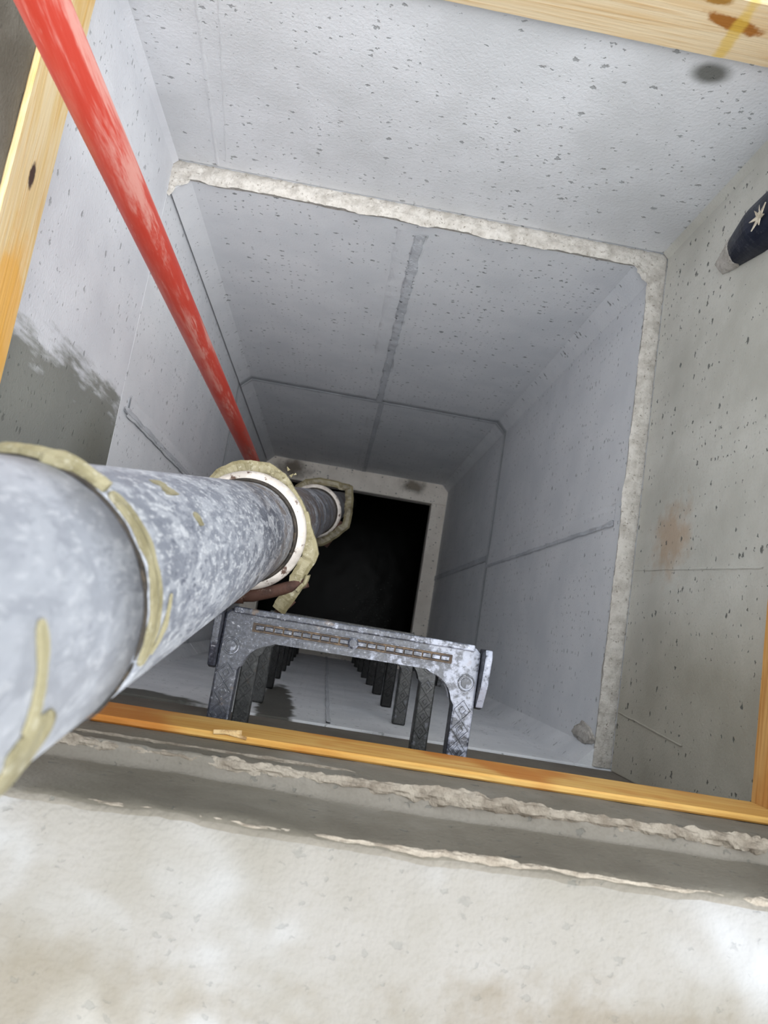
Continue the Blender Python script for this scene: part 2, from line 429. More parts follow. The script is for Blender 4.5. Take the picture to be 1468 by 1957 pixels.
# chamfered corner fillets of the two lower sections
def fillet(cx, cy, sx, sy, z0, z1, leg, mat, parent):
    bm = bmesh.new()
    poly = [(cx, cy), (cx + sx * leg, cy), (cx, cy + sy * leg)]
    if sx * sy < 0: poly = poly[::-1]
    top = bm_prism(bm, poly, z0, z1)
    return link_bm('corner_fillet', bm, mat, parent)
for z0, z1, leg in ((ZB + 0.004, -0.002, 0.042), (ZC, ZB - 0.006, 0.042)):
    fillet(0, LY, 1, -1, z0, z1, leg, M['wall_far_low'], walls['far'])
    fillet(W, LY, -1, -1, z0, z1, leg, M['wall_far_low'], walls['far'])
    fillet(0, 0, 1, 1, z0, z1, leg, M['wall_near_low'], walls['near'])
    fillet(W, 0, -1, 1, z0, z1, leg, M['wall_near_low'], walls['near'])
fillet(XR, YF, -1, -1, 0.012, ZT, 0.014, M['wall_right_up'], walls['right'])
fillet(XL, YF, 1, -1, 0.006, ZT, 0.012, M['wall_left_up'], walls['left'])

# form seams: shallow raised bands left by the shutter joints, rough along their edges
def seam(side, u, w, z0, z1, h, mat, du=0.0, amp=0.25, face=0.0):
    """u: position along the wall; du: drift of u per metre downwards"""
    n = max(8, int((z1 - z0) / 0.012)); pts = []
    for i in range(n + 1):
        z = z1 + (z0 - z1) * i / n
        uc = u + du * (z1 - z)
        row = []
        for j, (k, hh) in enumerate(((-.5, -0.0015), (-.46, h), (-.2, h * .8), (.2, h * .8), (.46, h), (.5, -0.0015))):
            uu = uc + w * k + w * amp * 0.3 * fbm((k * 3 + u * 9, z * 14, j * .7))
            hz = hh + (h * 0.8 * fbm((uu * 60, z * 40, 3.3)) if hh > 0 else 0)
            if side == 'far': p = Vector((uu, LY - face - hz, z))
            if side == 'right': p = Vector((W - face - hz, uu, z))
            if side == 'left': p = Vector((face + hz, uu, z))
            if side == 'near': p = Vector((uu, face + hz, z))
            row.append(p)
        pts.append(row)
    bm = bmesh.new(); bm_grid(bm, pts)
    return link_bm('form_seam', bm, mat, walls[side], smooth=True)
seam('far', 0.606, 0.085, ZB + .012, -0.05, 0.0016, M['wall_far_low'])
seam('far', 0.627, 0.030, ZB + .012, -0.06, 0.004, M['seam'], amp=0.6)
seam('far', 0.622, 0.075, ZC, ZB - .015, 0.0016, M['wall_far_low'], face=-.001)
seam('far', 0.640, 0.026, ZC, ZB - .015, 0.003, M['seam'], face=-.001)
seam('right', 0.600, 0.062, ZB + .012, -0.05, 0.0018, M['wall_cool'])
seam('right', 0.578, 0.012, ZB + .012, -0.05, 0.005, M['seam'], amp=0.9)
seam('right', 0.615, 0.030, ZC, ZB - .015, 0.004, M['seam'], face=-.001)
seam('left', 0.66, 0.05, ZB + .012, -0.05, 0.002, M['wall_cool'])
seam('left', 0.645, 0.012, ZB + .012, -0.02, 0.004, M['seam'], amp=0.9)
seam('left', 1.02, 0.012, ZB + .012, -0.3, 0.002, M['seam'])
seam('near', 0.600, 0.010, ZB + .012, -0.012, 0.004, M['seam'], amp=0.9)
seam('near', 0.604, 0.012, ZC, ZB - .015, 0.004, M['seam'], amp=0.9, face=-.001)

# thin fin lines on the upper section
def fin(side, a, b, w, h, mat):
    """a, b = (u, z) ends of a thin cement fin on an upper panel"""
    n = 60; pts = []
    for i in range(n + 1):
        f = i / n; u = a[0] + (b[0] - a[0]) * f; z = a[1] + (b[1] - a[1]) * f
        row = []
        for k, hh in ((-.5, -.001), (0, h), (.5, -.001)):
            uu = u + w * k + 0.002 * fbm((f * 8, k, 1)); hz = hh * (1 + .5 * fbm((f * 30, k, 2)))
            if side == 'far': row.append(Vector((uu, YF - hz, z)))
            if side == 'left': row.append(Vector((XL + hz, uu, z)))
            if side == 'right': row.append(Vector((XR - hz, uu, z)))
        pts.append(row)
    bm = bmesh.new(); bm_grid(bm, pts)
    return link_bm('cement_fin', bm, mat, walls[side], smooth=True)
fin('far', (0.142, 0.60), (0.104, 0.02), 0.012, 0.003, M['wall_far_up'])
fin('far', (0.185, 0.60), (0.128, 0.04), 0.006, 0.002, M['wall_far_up'])
fin('left', (1.11, 0.52), (1.085, 0.16), 0.010, 0.003, M['wall_left_up'])
fin('left', (1.14, 0.50), (1.12, 0.15), 0.006, 0.002, M['wall_left_up'])
fin('right', (0.431, 0.56), (0.462, 0.02), 0.006, 0.0025, M['wall_right_up'])
fin('right', (0.105, 0.34), (0.130, 0.02), 0.006, 0.0025, M['wall_right_up'])

# mortar squeezed onto the rim of the middle section
def mortar_rim(side, u0, u1, inner, outer, seed, zbase=0.0, hi=0.014, over=0.010):
    n = int((u1 - u0) / 0.004); m = 9; pts = []
    for i in range(n + 1):
        u = u0 + (u1 - u0) * i / n
        row = []
        edge = max(.0035, over * (0.45 + 1.0 * fbm((u * 9, seed, 1.2), 5)))
        drop = 0.010 + 0.012 * max(0, fbm((u * 7, seed, 7.7), 4))
        for j in range(m + 1):
            f = j / m
            if j == 0: v, z = inner - edge * .4 + .001, zbase - drop
            else:
                q = (j - 1) / (m - 1)
                v = (inner - edge) + (outer + 0.003 - (inner - edge)) * q
                z = zbase + hi * math.sin(math.pi * min(1, 0.18 + q * .75)) * (0.75 + 0.6 * fbm((u * 26, q * 2 + seed, 4.1), 5))
                v += 0.002 * fbm((u * 60, q * 3, seed + 5), 3)
            if side == 'far': p = Vector((u, v, z))
            if side == 'right': p = Vector((v, u, z))
            if side == 'left': p = Vector((-v, u, z))
            if side == 'near': p = Vector((u, -v, z))
            row.append(p)
        pts.append(row)
    bm = bmesh.new(); bm_grid(bm, pts)
    return link_bm('mortar_joint', bm, M['mortar'], walls[side])
mortar_rim('far', -0.01, XR, LY, YF, 0.0, hi=0.008, over=0.010)
mortar_rim('right', 0.0, YF, W, XR, 3.0, hi=0.005, over=0.008)

for cx_, sx_ in ((XL, 1), (W, -1)):
    bm = bmesh.new(); pts = []
    for i in range(13):
        row = []
        for j in range(13):
            a_, b_ = i / 12, j / 12 * (1 - i / 12)
            k = .056 + .012 * fbm((i * .3 + cx_, j * .3, 5), 3)
            row.append(Vector((cx_ + sx_ * (a_ * k), LY + .004 - b_ * k, .004 + .006 * fbm((i * .5, j * .5, cx_), 4) - .008 * max(0, a_ + b_ - .75))))
        pts.append(row)
    bm_grid(bm, pts); bmesh.ops.remove_doubles(bm, verts=bm.verts, dist=1e-5)
    link_bm('mortar_smear', bm, M['mortar'], walls['far'], smooth=True)

# a lump of mortar smeared in the near right corner of the rim
bm = bmesh.new()
bmesh.ops.create_icosphere(bm, subdivisions=4, radius=1.0)
for v in bm.verts:
    k = 1 + .35 * fbm(v.co * 1.8, 4)
    v.co = Vector((1.219 + v.co.x * .006 * k, 0.062 + v.co.y * .022 * k, -0.085 + v.co.z * .075 * k))
link_bm('mortar_smear', bm, M['mortar'], walls['right'], smooth=True)
# floor slab with its square opening, and the dark sump under it
OX0, OX1, OY0, OY1 = 0.10, 1.124, 0.10, 1.106
fl = tag(empty('floor'), kind='structure')
zf = ZC; zb = ZC - 0.10
box('floor_ledge', (-TH, OY1, zb), (W + TH, LY + TH, zf), M['floor'], fl, 0.006)
box('floor_ledge', (-TH, -TH, zb), (W + TH, OY0, zf), M['floor'], fl, 0.006)
box('floor_ledge', (-TH, OY0, zb), (OX0, OY1, zf), M['floor'], fl, 0.006)
box('floor_ledge', (OX1, OY0, zb), (W + TH, OY1, zf), M['floor'], fl, 0.006)
sp = tag(empty('wall_sump'), kind='structure')
SX0, SX1, SY0, SY1, SZ = -0.14, 1.36, -0.14, 1.62, -5.3
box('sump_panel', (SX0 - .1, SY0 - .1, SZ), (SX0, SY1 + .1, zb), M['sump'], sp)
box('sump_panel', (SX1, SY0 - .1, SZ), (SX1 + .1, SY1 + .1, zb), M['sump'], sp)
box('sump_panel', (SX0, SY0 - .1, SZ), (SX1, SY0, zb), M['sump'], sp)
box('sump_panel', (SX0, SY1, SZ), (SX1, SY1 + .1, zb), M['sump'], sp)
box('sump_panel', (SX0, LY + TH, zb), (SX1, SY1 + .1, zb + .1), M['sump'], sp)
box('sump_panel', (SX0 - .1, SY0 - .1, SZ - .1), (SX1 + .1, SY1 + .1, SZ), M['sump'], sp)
WZ = -4.9
n = 40; pts = [[Vector((SX0 + (SX1 - SX0) * i / n, SY0 + (SY1 - SY0) * j / n, WZ + .002 * fbm((i * .5, j * .5, 0)))) for j in range(n + 1)] for i in range(n + 1)]
bm = bmesh.new(); bm_grid(bm, pts)
tag(link_bm('water', bm, M['water'], smooth=True), 'black standing water at the bottom of the shaft', 'water', kind='structure')
bm = bmesh.new()
for k in range(260):
    a = random.gauss(0, 1); b = random.gauss(0, 1)
    x = 0.93 + a * .12; y = 0.36 + b * .13; s = random.uniform(.002, .007)
    if not (OX0 < x < OX1): continue
    ang = random.random() * 6.28
    vs = [bm.verts.new((x + s * q * math.cos(ang + w), y + s * q * math.sin(ang + w), WZ + .004 + random.random() * .003)) for w, q in ((0, 1.6), (1.6, .6), (3.1, 1.4), (4.6, .5))]
    bm.faces.new(vs)
tag(link_bm('floating_debris', bm, M['fleck']), 'tiny pale flecks floating on the black water', 'debris', kind='stuff')

# cover slab: rebated rim swept round the opening, chipped along its edges
BX0, BX1, BY0, BY1 = 0.0165, 1.222, 0.060, 1.274
prof = []   # (offset outwards, z, roughness, material index)
for i in range(15): prof.append((0.0, 0.654 + (0.884 - 0.654) * i / 14, 0.0012 if i < 12 else 0.003, 1))
for o, z, r_, m in ((.001, .889, .004, 2), (.005, .892, .003, 2), (.010, .893, .0025, 2), (.015, .894, .002, 2), (.020, .896, .002, 2)): prof.append((o, z, r_, m))
for i in range(10): prof.append((.0220 + .0003 * i, .903 + .119 * i / 9, .0012 + (0.002 if i == 9 else 0), 1))
for o, z, r_, m in ((.0265, 1.027, .0032, 1), (.029, 1.031, .0035, 2), (.034, 1.0335, .003, 0), (.043, 1.035, .0025, 0), (.055, 1.036, .002, 0),
                 (.08, 1.036, .0015, 0), (.12, 1.036, .0015, 0), (.2, 1.036, .0015, 0), (.32, 1.036, .001, 0), (.5, 1.036, .001, 0), (.75, 1.035, 0, 0), (.76, .9, 0, 0), (.76, .60, 0, 0)): prof.append((o, z, r_, m))
NS = 220
bm = bmesh.new(); rings = []
for o, z, rough_, mi in prof:
    cs = [Vector((BX0 - o, BY0 - o, z)), Vector((BX1 + o, BY0 - o, z)), Vector((BX1 + o, BY1 + o, z)), Vector((BX0 - o, BY1 + o, z))]
    nrm = [Vector((0, -1, 0)), Vector((1, 0, 0)), Vector((0, 1, 0)), Vector((-1, 0, 0))]
    ring = []
    for s in range(4):
        for i in range(NS):
            p = cs[s].lerp(cs[(s + 1) % 4], i / NS)
            edge = min(i, NS - i) / 6.0
            a = rough_ * min(1.0, edge)
            d1 = fbm((p.x * 22, p.y * 22, z * 40 + 2), 5); d2 = fbm((p.x * 22 + 9, p.y * 22, z * 40), 5)
            big = 0.004 * fbm((p.x * 3, p.y * 3, 0.5), 2) * min(1.0, edge) if 0.0 < o < .06 else 0
            p = p + nrm[s] * (a * d1 + big) + Vector((0, 0, a * d2 * .8))
            ring.append(bm.verts.new(p))
    rings.append(ring)
for k in range(len(rings) - 1):
    a, b = rings[k], rings[k + 1]; nn = len(a)
    for i in range(nn):
        f = bm.faces.new((a[i], a[(i + 1) % nn], b[(i + 1) % nn], b[i]))
        f.material_index = prof[k][3] if k < len(prof) else 0
a, b = rings[-1], rings[0]
for i in range(len(a)):
    bm.faces.new((a[i], a[(i + 1) % len(a)], b[(i + 1) % len(a)], b[i]))
slab = tag(link_bm('cover_slab', bm, [M['slab_top'], M['slab_side'], M['ledge']], smooth=True), 'pale concrete cover slab with a rebated rim around the shaft opening', 'slab', kind='structure')

# crumbly mortar bead along the inner edge of the rebate
def bead(name, u0, u1, y0, z0, wid, hgt, seed, mat, parent, nper=0.003):
    n = int((u1 - u0) / nper); m = 9; pts = []
    for i in range(n + 1):
        u = u0 + (u1 - u0) * i / n; row = []
        env = 0.55 + 0.6 * fbm((u * 6, seed, 0), 3)
        env = max(0.45, env) * (.75 + .5 * u) * min(1, i / 4, (n - i) / 4)
        for j in range(m + 1):
            t = math.pi * (j / m)
            k = env * (1 + .55 * fbm((u * 55, t * 1.4, seed), 5))
            row.append(Vector((u + .002 * fbm((u * 80, t, 2)), y0 + math.cos(t) * wid * k, z0 - .002 + math.sin(t) * hgt * k)))
        pts.append(row)
    bm = bmesh.new(); bm_grid(bm, pts)
    return link_bm(name, bm, mat, parent)
bead('mortar_bead', BX0 + .01, BX1 - .01, BY0 - .004, 0.890, 0.012, 0.011, 2.0, M['mortar_warm'], slab)
bead('mortar_bead', 0.05, 0.62, BY0 + .001, 0.850, 0.004, 0.004, 5.0, M['mortar_warm'], slab)
bead('mortar_bead', BX0 - .02, BX1 + .02, BY0 - .029, 1.029, 0.006, 0.004, 8.0, M['mortar_warm'], slab)

box('ground', (-5, -5, 0.86), (BX0 - .77, 6.5, 0.90), M['soil'])
box('ground', (BX1 + .77, -5, 0.86), (6.2, 6.5, 0.90), M['soil'])
box('ground', (BX0 - .77, -5, 0.86), (BX1 + .77, BY0 - .77, 0.90), M['soil'])
box('ground', (BX0 - .77, BY1 + .77, 0.86), (BX1 + .77, 6.5, 0.90), M['soil'])
for o in C.objects:
    if o.name.startswith('ground'): o['kind'] = 'structure'

# ------------------------------------------------------------------ timber boards lining the opening
def board(name, lo, hi, mat, axis, label, seed):
    """sawn board with a slightly wavy, rounded section"""
    n = 60; bm = bmesh.new()
    o = [i for i in range(2) if i != axis][0]
    rings = []
    r = 0.0025
    for i in range(n + 1):
        u = lo[axis] + (hi[axis] - lo[axis]) * i / n
        wob = .0012 * fbm((u * 5, seed, 0), 3)
        sec = []
        for (a, b) in ((lo[o] + r, lo[2]), (hi[o] - r, lo[2]), (hi[o], lo[2] + r), (hi[o], hi[2] - r), (hi[o] - r, hi[2]), (lo[o] + r, hi[2]), (lo[o], hi[2] - r), (lo[o], lo[2] + r)):
            p = [0, 0, 0]; p[axis] = u; p[o] = a + wob * .4; p[2] = b + wob + .0008 * fbm((u * 40, a * 90, b * 90 + seed), 2)
            sec.append(bm.verts.new(p))
        rings.append(sec)
    for a, b in zip(rings[:-1], rings[1:]):
        for k in range(8): bm.faces.new((a[k], a[(k + 1) % 8], b[(k + 1) % 8], b[k]))
    bm.faces.new(rings[0][::-1]); bm.faces.new(rings[-1])
    return tag(link_bm(name, bm, mat), label, 'board', 'boards lining the opening')
Z0, Z1 = 0.655, 0.775
board('timber_board', (BX0 + .0105, BY0 + .0005, Z0), (BX1 - .0105, BY0 + .0098, Z1), M['wood_near'], 0, 'orange-yellow timber board behind the topmost step, with crumbly mortar behind it', 1)
board('timber_board', (BX0 + .0005, BY0 + .001, Z0), (BX0 + .0100, BY1 - .0125, Z1), M['wood_left'], 1, 'cream and yellow timber board with a dark knot, crossed by the red pole', 2)
board('timber_board', (BX1 - .0100, BY0 + .001, Z0), (BX1 - .0005, BY1 - .0125, Z1), M['wood_right'], 1, 'plain orange timber board beside the right concrete wall, at the picture edge', 3)
board('timber_board', (BX0 + .001, BY1 - .0115, Z0), (BX1 - .001, BY1 - .0015, Z1), M['wood_far'], 0, 'cream timber board with a brown blotch above the round damp spot', 4)

# a splinter lying against the rim
bm = bmesh.new()
for (p, q, w) in (((.44, BY0 + .010, Z1 + .0006), (.475, BY0 + .014, Z1 + .0006), .006), ((.45, BY0 + .012, Z1 + .0012), (.482, BY0 + .008, Z1 + .0012), .004)):
    bm_bar(bm, p, q, w, .002)
tag(link_bm('wood_splinter', bm, M['chip']), 'small pale wood splinter lying on the orange-yellow board', 'splinter')

# ------------------------------------------------------------------ manhole steps
SC, S1, SS = 0.602, 0.598, 0.3955
HW, LW, YT, TD, HT = 0.198, 0.033, 0.228, 0.043, 0.034    # half width, leg width, reach, tread depth, thickness
def make_step(mat):
    root = empty('manhole_step')
    ri = 0.048                                       # inner corner radius
    yi = YT - TD
    xi = HW - LW
    # tread with the two arched corners
    pts = [(-HW, yi - ri), (-HW, YT - .008), (-HW + .008, YT), (HW - .008, YT), (HW, YT - .008), (HW, yi - ri)]
    arc = [(xi - ri + ri * math.cos(a), yi - ri + ri * math.sin(a)) for a in [math.pi / 2 * k / 8 for k in range(9)]]
    poly = pts[::-1] + [(-x, y) for x, y in arc] + arc[::-1]
    bm = bmesh.new()
    bm_prism(bm, poly, -HT, 0)
    es = [e for e in bm.edges if abs(e.verts[0].co.z - e.verts[1].co.z) < 1e-6]
    bmesh.ops.bevel(bm, geom=es, offset=0.0035, segments=2, profile=0.5, affect='EDGES')
    tread = link_bm('tread', bm, mat, root)
    # low kerb along the far edge of the tread
    bm = bmesh.new(); bm_box(bm, (-HW + .012, YT - .006, -.002), (HW - .012, YT + .004, .007), .002)
    link_bm('tread_lip', bm, mat, tread)
    # chain of dashes with a rounded border, and the boss in the middle
    yc = yi + TD * .47
    bm = bmesh.new(); bm_box(bm, (-.154, yc - .0068, -.001), (.154, yc + .0068, .0004))
    link_bm('dirt_channel', bm, M['rustline'], tread)
    bm = bmesh.new()
    xs = [-.150 + .300 * k / 21 for k in range(22)]
    for k in range(21):
        if abs((xs[k] + xs[k + 1]) / 2) < .010: continue
        bm_bar(bm, (xs[k] + .0012, yc, -.0004), (xs[k + 1] - .0012, yc, -.0004), .0084, .0034)
    for sy in (-1, 1): bm_bar(bm, (-.152, yc + sy * .0076, -.0004), (.152, yc + sy * .0076, -.0004), .0020, .0026)
    d = link_bm('dash_ridges', bm, mat, tread); d['kind'] = 'stuff'
    bm = bmesh.new(); lathe(bm, [(.0085, -.001), (.0085, .003), (.006, .0045), (.0001, .005)], 20)
    b = link_bm('boss', bm, mat, tread); b.location = (0, yc, 0)
    for s in (-1, 1):
        bm = bmesh.new(); lathe(bm, [(.0001, .0012), (.008, .0012), (.0088, -.001), (.0108, -.001), (.0112, .0022), (.0128, .0022), (.0135, -.001)], 28)
        c = link_bm('corner_disc', bm, mat, tread); c.location = (s * (HW - LW * .52), yi - .012, 0)
    # raised lettering
    for txt, x, y, sz in (('PS-PC', -.075, yc + .0125, .008), ('INST - ', -.085, yc - .0135, .008)):
        cu = bpy.data.curves.new('lettering', 'FONT'); cu.body = txt; cu.size = sz; cu.extrude = .0012; cu.align_x = 'CENTER'; cu.align_y = 'CENTER'
        tmp = bpy.data.objects.new('lettering_tmp', cu); C.objects.link(tmp)
        bpy.context.view_layer.update()
        me = bpy.data.meshes.new_from_object(tmp.evaluated_get(bpy.context.evaluated_depsgraph_get()))
        bpy.data.objects.remove(tmp)
        me.materials.clear(); me.materials.append(mat)
        t = bpy.data.objects.new('lettering', me); C.objects.link(t); t.parent = tread
        t.location = (x, y, .0008); t.rotation_euler = (0, 0, math.pi)
    # legs with crossed diamond ridges
    for s in (-1, 1):
        x0, x1 = sorted((s * HW, s * xi))
        bm = bmesh.new(); bm_box(bm, (x0, 0.0005, -HT + .0004), (x1, yi - ri + .008, -.0003), .0035)
        leg = link_bm('leg', bm, mat, root)
        bm = bmesh.new(); n = 4; y1 = yi - ri + .010; y0 = .03; xc = (x0 + x1) / 2; hw = LW * .38; st = (y1 - y0) / n
        for k in range(n):
            a, b, m_ = y0 + st * k, y0 + st * (k + 1), y0 + st * (k + .5)
            for q in (-1, 1):
                bm_bar(bm, (xc, a, -.0005), (xc + q * hw, m_, -.0005), .0022, .0026)
                bm_bar(bm, (xc + q * hw, m_, -.0005), (xc, b, -.0005), .0022, .0026)
                bm_bar(bm, (xc, m_ - st * .22, -.0005), (xc + q * hw * .42, m_, -.0005), .0018, .0022)
                bm_bar(bm, (xc + q * hw * .42, m_, -.0005), (xc, m_ + st * .22, -.0005), .0018, .0022)
        dr = link_bm('diamond_ridges', bm, mat, leg); dr['kind'] = 'stuff'
        # upright end lug that keeps the foot from sliding off
        bm = bmesh.new()
        xa, xb = s * (HW + .0005), s * (HW + .012)
        lo_, hi_ = min(xa, xb), max(xa, xb)
        prof2 = [(YT - .092, -.010), (YT - .088, .006), (YT - .055, .024), (YT - .012, .030), (YT, .024), (YT, -.018), (YT - .07, -.020)]
        va = [bm.verts.new((lo_, y, z)) for y, z in prof2]; vb = [bm.verts.new((hi_, y, z)) for y, z in prof2]
        bm.faces.new(va); bm.faces.new(vb[::-1])
        for k in range(len(prof2)): bm.faces.new((va[k], va[(k + 1) % 7], vb[(k + 1) % 7], vb[k]))
        bmesh.ops.bevel(bm, geom=list(bm.edges), offset=.0022, segments=2, profile=.5, affect='EDGES')
        link_bm('end_lug', bm, mat, root)
    return root

def copy_tree(o, mat, parent=None):
    c = o.copy(); C.objects.link(c); c.parent = parent
    if c.type == 'MESH' and 'dirt' not in o.name:
        c.material_slots[0].link = 'OBJECT'; c.material_slots[0].material = mat
    for ch in list(o.children): copy_tree(ch, mat, c)
    return c
proto = make_step(M['step_top'])
step_labels = ['topmost manhole step, black plastic caked with pale cement dust', 'second manhole step from the top, just under the dusty one',
    'third manhole step from the top, level with the mortar joint', 'fourth manhole step from the top, wet and black', 'fifth manhole step from the top, dark and half hidden',
    'sixth manhole step from the top, dark, deep in the shaft', 'seventh manhole step from the top, dark, just under the second wall joint', 'eighth manhole step from the top, a thin dark edge far down',
    'ninth manhole step from the top, next to last above the sump', 'tenth and lowest manhole step, just above the sump opening']
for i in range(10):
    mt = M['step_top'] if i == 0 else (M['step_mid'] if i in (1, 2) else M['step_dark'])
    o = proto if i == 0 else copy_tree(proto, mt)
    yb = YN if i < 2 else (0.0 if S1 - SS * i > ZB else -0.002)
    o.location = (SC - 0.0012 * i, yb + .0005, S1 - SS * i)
    tag(o, step_labels[i], 'step', 'manhole steps down the near wall')

# ------------------------------------------------------------------ leaning pipe
PR = 0.084
ax_dir = Vector((-0.032, -0.173, 1.0)).normalized()        # upwards
base_t = (-4.86 - 0.5) / 1.0
pbase = Vector((0.394 + 0.032 * 5.36, 0.351 + 0.173 * 5.36, -4.86))
pipe = empty('discharge_pipe', pbase)
pipe.rotation_mode = 'QUATERNION'
q = ax_dir.to_track_quat('Z', 'Y')
zx = ax_dir; xx = (Vector((1, 0, 0)) - zx * zx.x).normalized(); yy = zx.cross(xx)
pipe.rotation_quaternion = Matrix((xx, yy, zx)).transposed().to_quaternion()
tag(pipe, 'thick leaning galvanised pipe with tan tape at its couplings', 'pipe')
K = 1.0 / ax_dir.z
h = lambda z: (z + 4.86) * K                                # world height -> distance along the pipe
PM = Matrix((xx, yy, zx))                                   # world -> local rotation
def to_local(p): return PM @ (Vector(p) - pbase)

def pipe_len(z0, z1):
    bm = bmesh.new()
    prof = [(PR - .006, h(z0)), (PR, h(z0))] + [(PR, h(z0) + (h(z1) - h(z0)) * k / 20) for k in range(1, 20)] + [(PR, h(z1)), (PR - .006, h(z1))]
    lathe(bm, prof, 96, close=True)
    return link_bm('pipe_length', bm, M['galv'], pipe, smooth=False)
for z0, z1 in ((-4.86, -1.07), (-1.05, .45), (.472, 1.314), (1.321, 2.5)):
    pl = pipe_len(z0, z1)
    for p in pl.data.polygons: p.use_smooth = len(p.vertices) == 4
for zc in (-1.05, .468):
    bm = bmesh.new()
    lathe(bm, [(PR + .0003, h(zc) + .014), (PR + .010, h(zc) + .012), (PR + .017, h(zc) + .004), (PR + .019, h(zc) - .006), (PR + .016, h(zc) - .022), (PR + .0003, h(zc) - .026)], 96, close=True)
    link_bm('flange_ring', bm, M['flange'], pipe, smooth=True)
    bm = bmesh.new()
    lathe(bm, [(PR + .0003, h(zc) + .022), (PR + .004, h(zc) + .0215), (PR + .006, h(zc) + .0145), (PR + .0003, h(zc) + .0145)], 96, close=True)
    link_bm('gasket', bm, M['gasket'], pipe, smooth=True)
    bm = bmesh.new()
    lathe(bm, [(PR + .0003, h(zc) - .028), (PR + .012, h(zc) - .03), (PR + .014, h(zc) - .06), (PR + .0003, h(zc) - .075)], 96, close=True)
    link_bm('coupling_socket', bm, M['gasket'], pipe, smooth=True)

def ribbon(name, path, zc, width, thick, mat, parent, seed, inward=True, crumple=0.0016, dz=None, sub=8, centre=None, axial=0.016):
    """bulky tape strap along a path of world (x, y) points round the coupling: slanting flat face towards the pipe mouth"""
    P = [to_local((x, y, zc + (dz[i] if dz else 0))) for i, (x, y) in enumerate(path)]
    dense = []
    for i in range(len(P) - 1):
        for k in range(sub): dense.append(P[i].lerp(P[i + 1], k / sub))
    dense.append(P[-1]); n = len(dense)
    bm = bmesh.new(); rows = []
    for i, p in enumerate(dense):
        d = (dense[min(i + 1, n - 1)] - dense[max(i - 1, 0)]); d.z = 0; d.normalize()
        nrm = Vector((-d.y, d.x, 0))
        cen = Vector((0, 0, p.z))
        if (cen - p).dot(nrm) < 0: nrm = -nrm        # towards the pipe axis
        f = fbm((p.x * 40, p.y * 40, seed), 4); f2 = fbm((p.x * 90, p.y * 90, seed + 3), 3)
        wd = width * (1 + .10 * f); up = Vector((0, 0, 1))
        c = p + nrm * (crumple * f) + up * (crumple * f2)
        a = c + up * 0.0 ; b = c + nrm * wd + up * (0.004 + .002 * f2)
        m1 = c + nrm * wd * .25 + up * (.0055 + .0015 * f); m2 = c + nrm * wd * .7 + up * (.0055 - .0015 * f)
        sec = [a, m1, m2, b, b - up * thick, m2 - up * (thick + .002), c + nrm * .002 - up * axial, c - up * axial]
        rows.append([bm.verts.new(v) for v in sec])
    for r0, r1 in zip(rows[:-1], rows[1:]):
        for k in range(8): bm.faces.new((r0[k], r0[(k + 1) % 8], r1[(k + 1) % 8], r1[k]))
    bm.faces.new(rows[0][::-1]); bm.faces.new(rows[-1])
    return link_bm(name, bm, mat, parent)

# upper coupling: the strap stands off the flange and its tail hangs loose
cx1, cy1 = 0.396, 0.360
arc_hidden = [(cx1 + .112 * math.cos(a), cy1 + .112 * math.sin(a)) for a in [math.radians(d) for d in (262, 240, 215, 190, 165, 145)]]
ribbon('tape_strap', arc_hidden + [(0.322, 0.455), (0.346, 0.474), (0.378, 0.483), (0.411, 0.483), (0.441, 0.470), (0.472, 0.434), (0.495, 0.403)], 0.452, .026, .004, M['tape'], pipe, 1.0)
ribbon('tape_strap', [(0.492, 0.409), (0.503, 0.385), (0.515, 0.362), (0.524, 0.338), (0.519, 0.320), (0.509, 0.301), (0.507, 0.278), (0.496, 0.252), (0.482, 0.227)], 0.452, .026, .004, M['tape'], pipe, 2.0,
       dz=[.004, .004, .002, 0, -.004, -.006, -.01, -.014, -.02])
ribbon('tape_end', [(0.514, 0.300), (0.512, 0.283), (0.503, 0.268)], 0.448, .008, .003, M['tape'], pipe, 4.0)
# torn tuft where the red pole meets the strap
bm = bmesh.new()
for k in range(14):
    a = to_local((0.412 + random.uniform(-.004, .05), 0.478 - random.uniform(0, .03), .462 + random.uniform(0, .008)))
    d = Vector((random.uniform(-1, 1), random.uniform(-.6, 1), random.uniform(-.1, .5))).normalized() * random.uniform(.004, .009)
    s = Vector((-d.y, d.x, 0)) * .35
    vs = [bm.verts.new(v) for v in (a - s, a + s, a + d * .8 + s * .3 + Vector((0, 0, .002)), a + d)]
    bm.faces.new(vs)
    vs2 = [bm.verts.new(v - Vector((0, 0, .0012))) for v in (a - s, a + s, a + d * .8 + s * .3 + Vector((0, 0, .002)), a + d)]
    bm.faces.new(vs2[::-1])
    for j in range(4): bm.faces.new((vs[j], vs[(j + 1) % 4], vs2[(j + 1) % 4], vs2[j]))
t = link_bm('torn_tape', bm, M['tape'], pipe); t['kind'] = 'stuff'
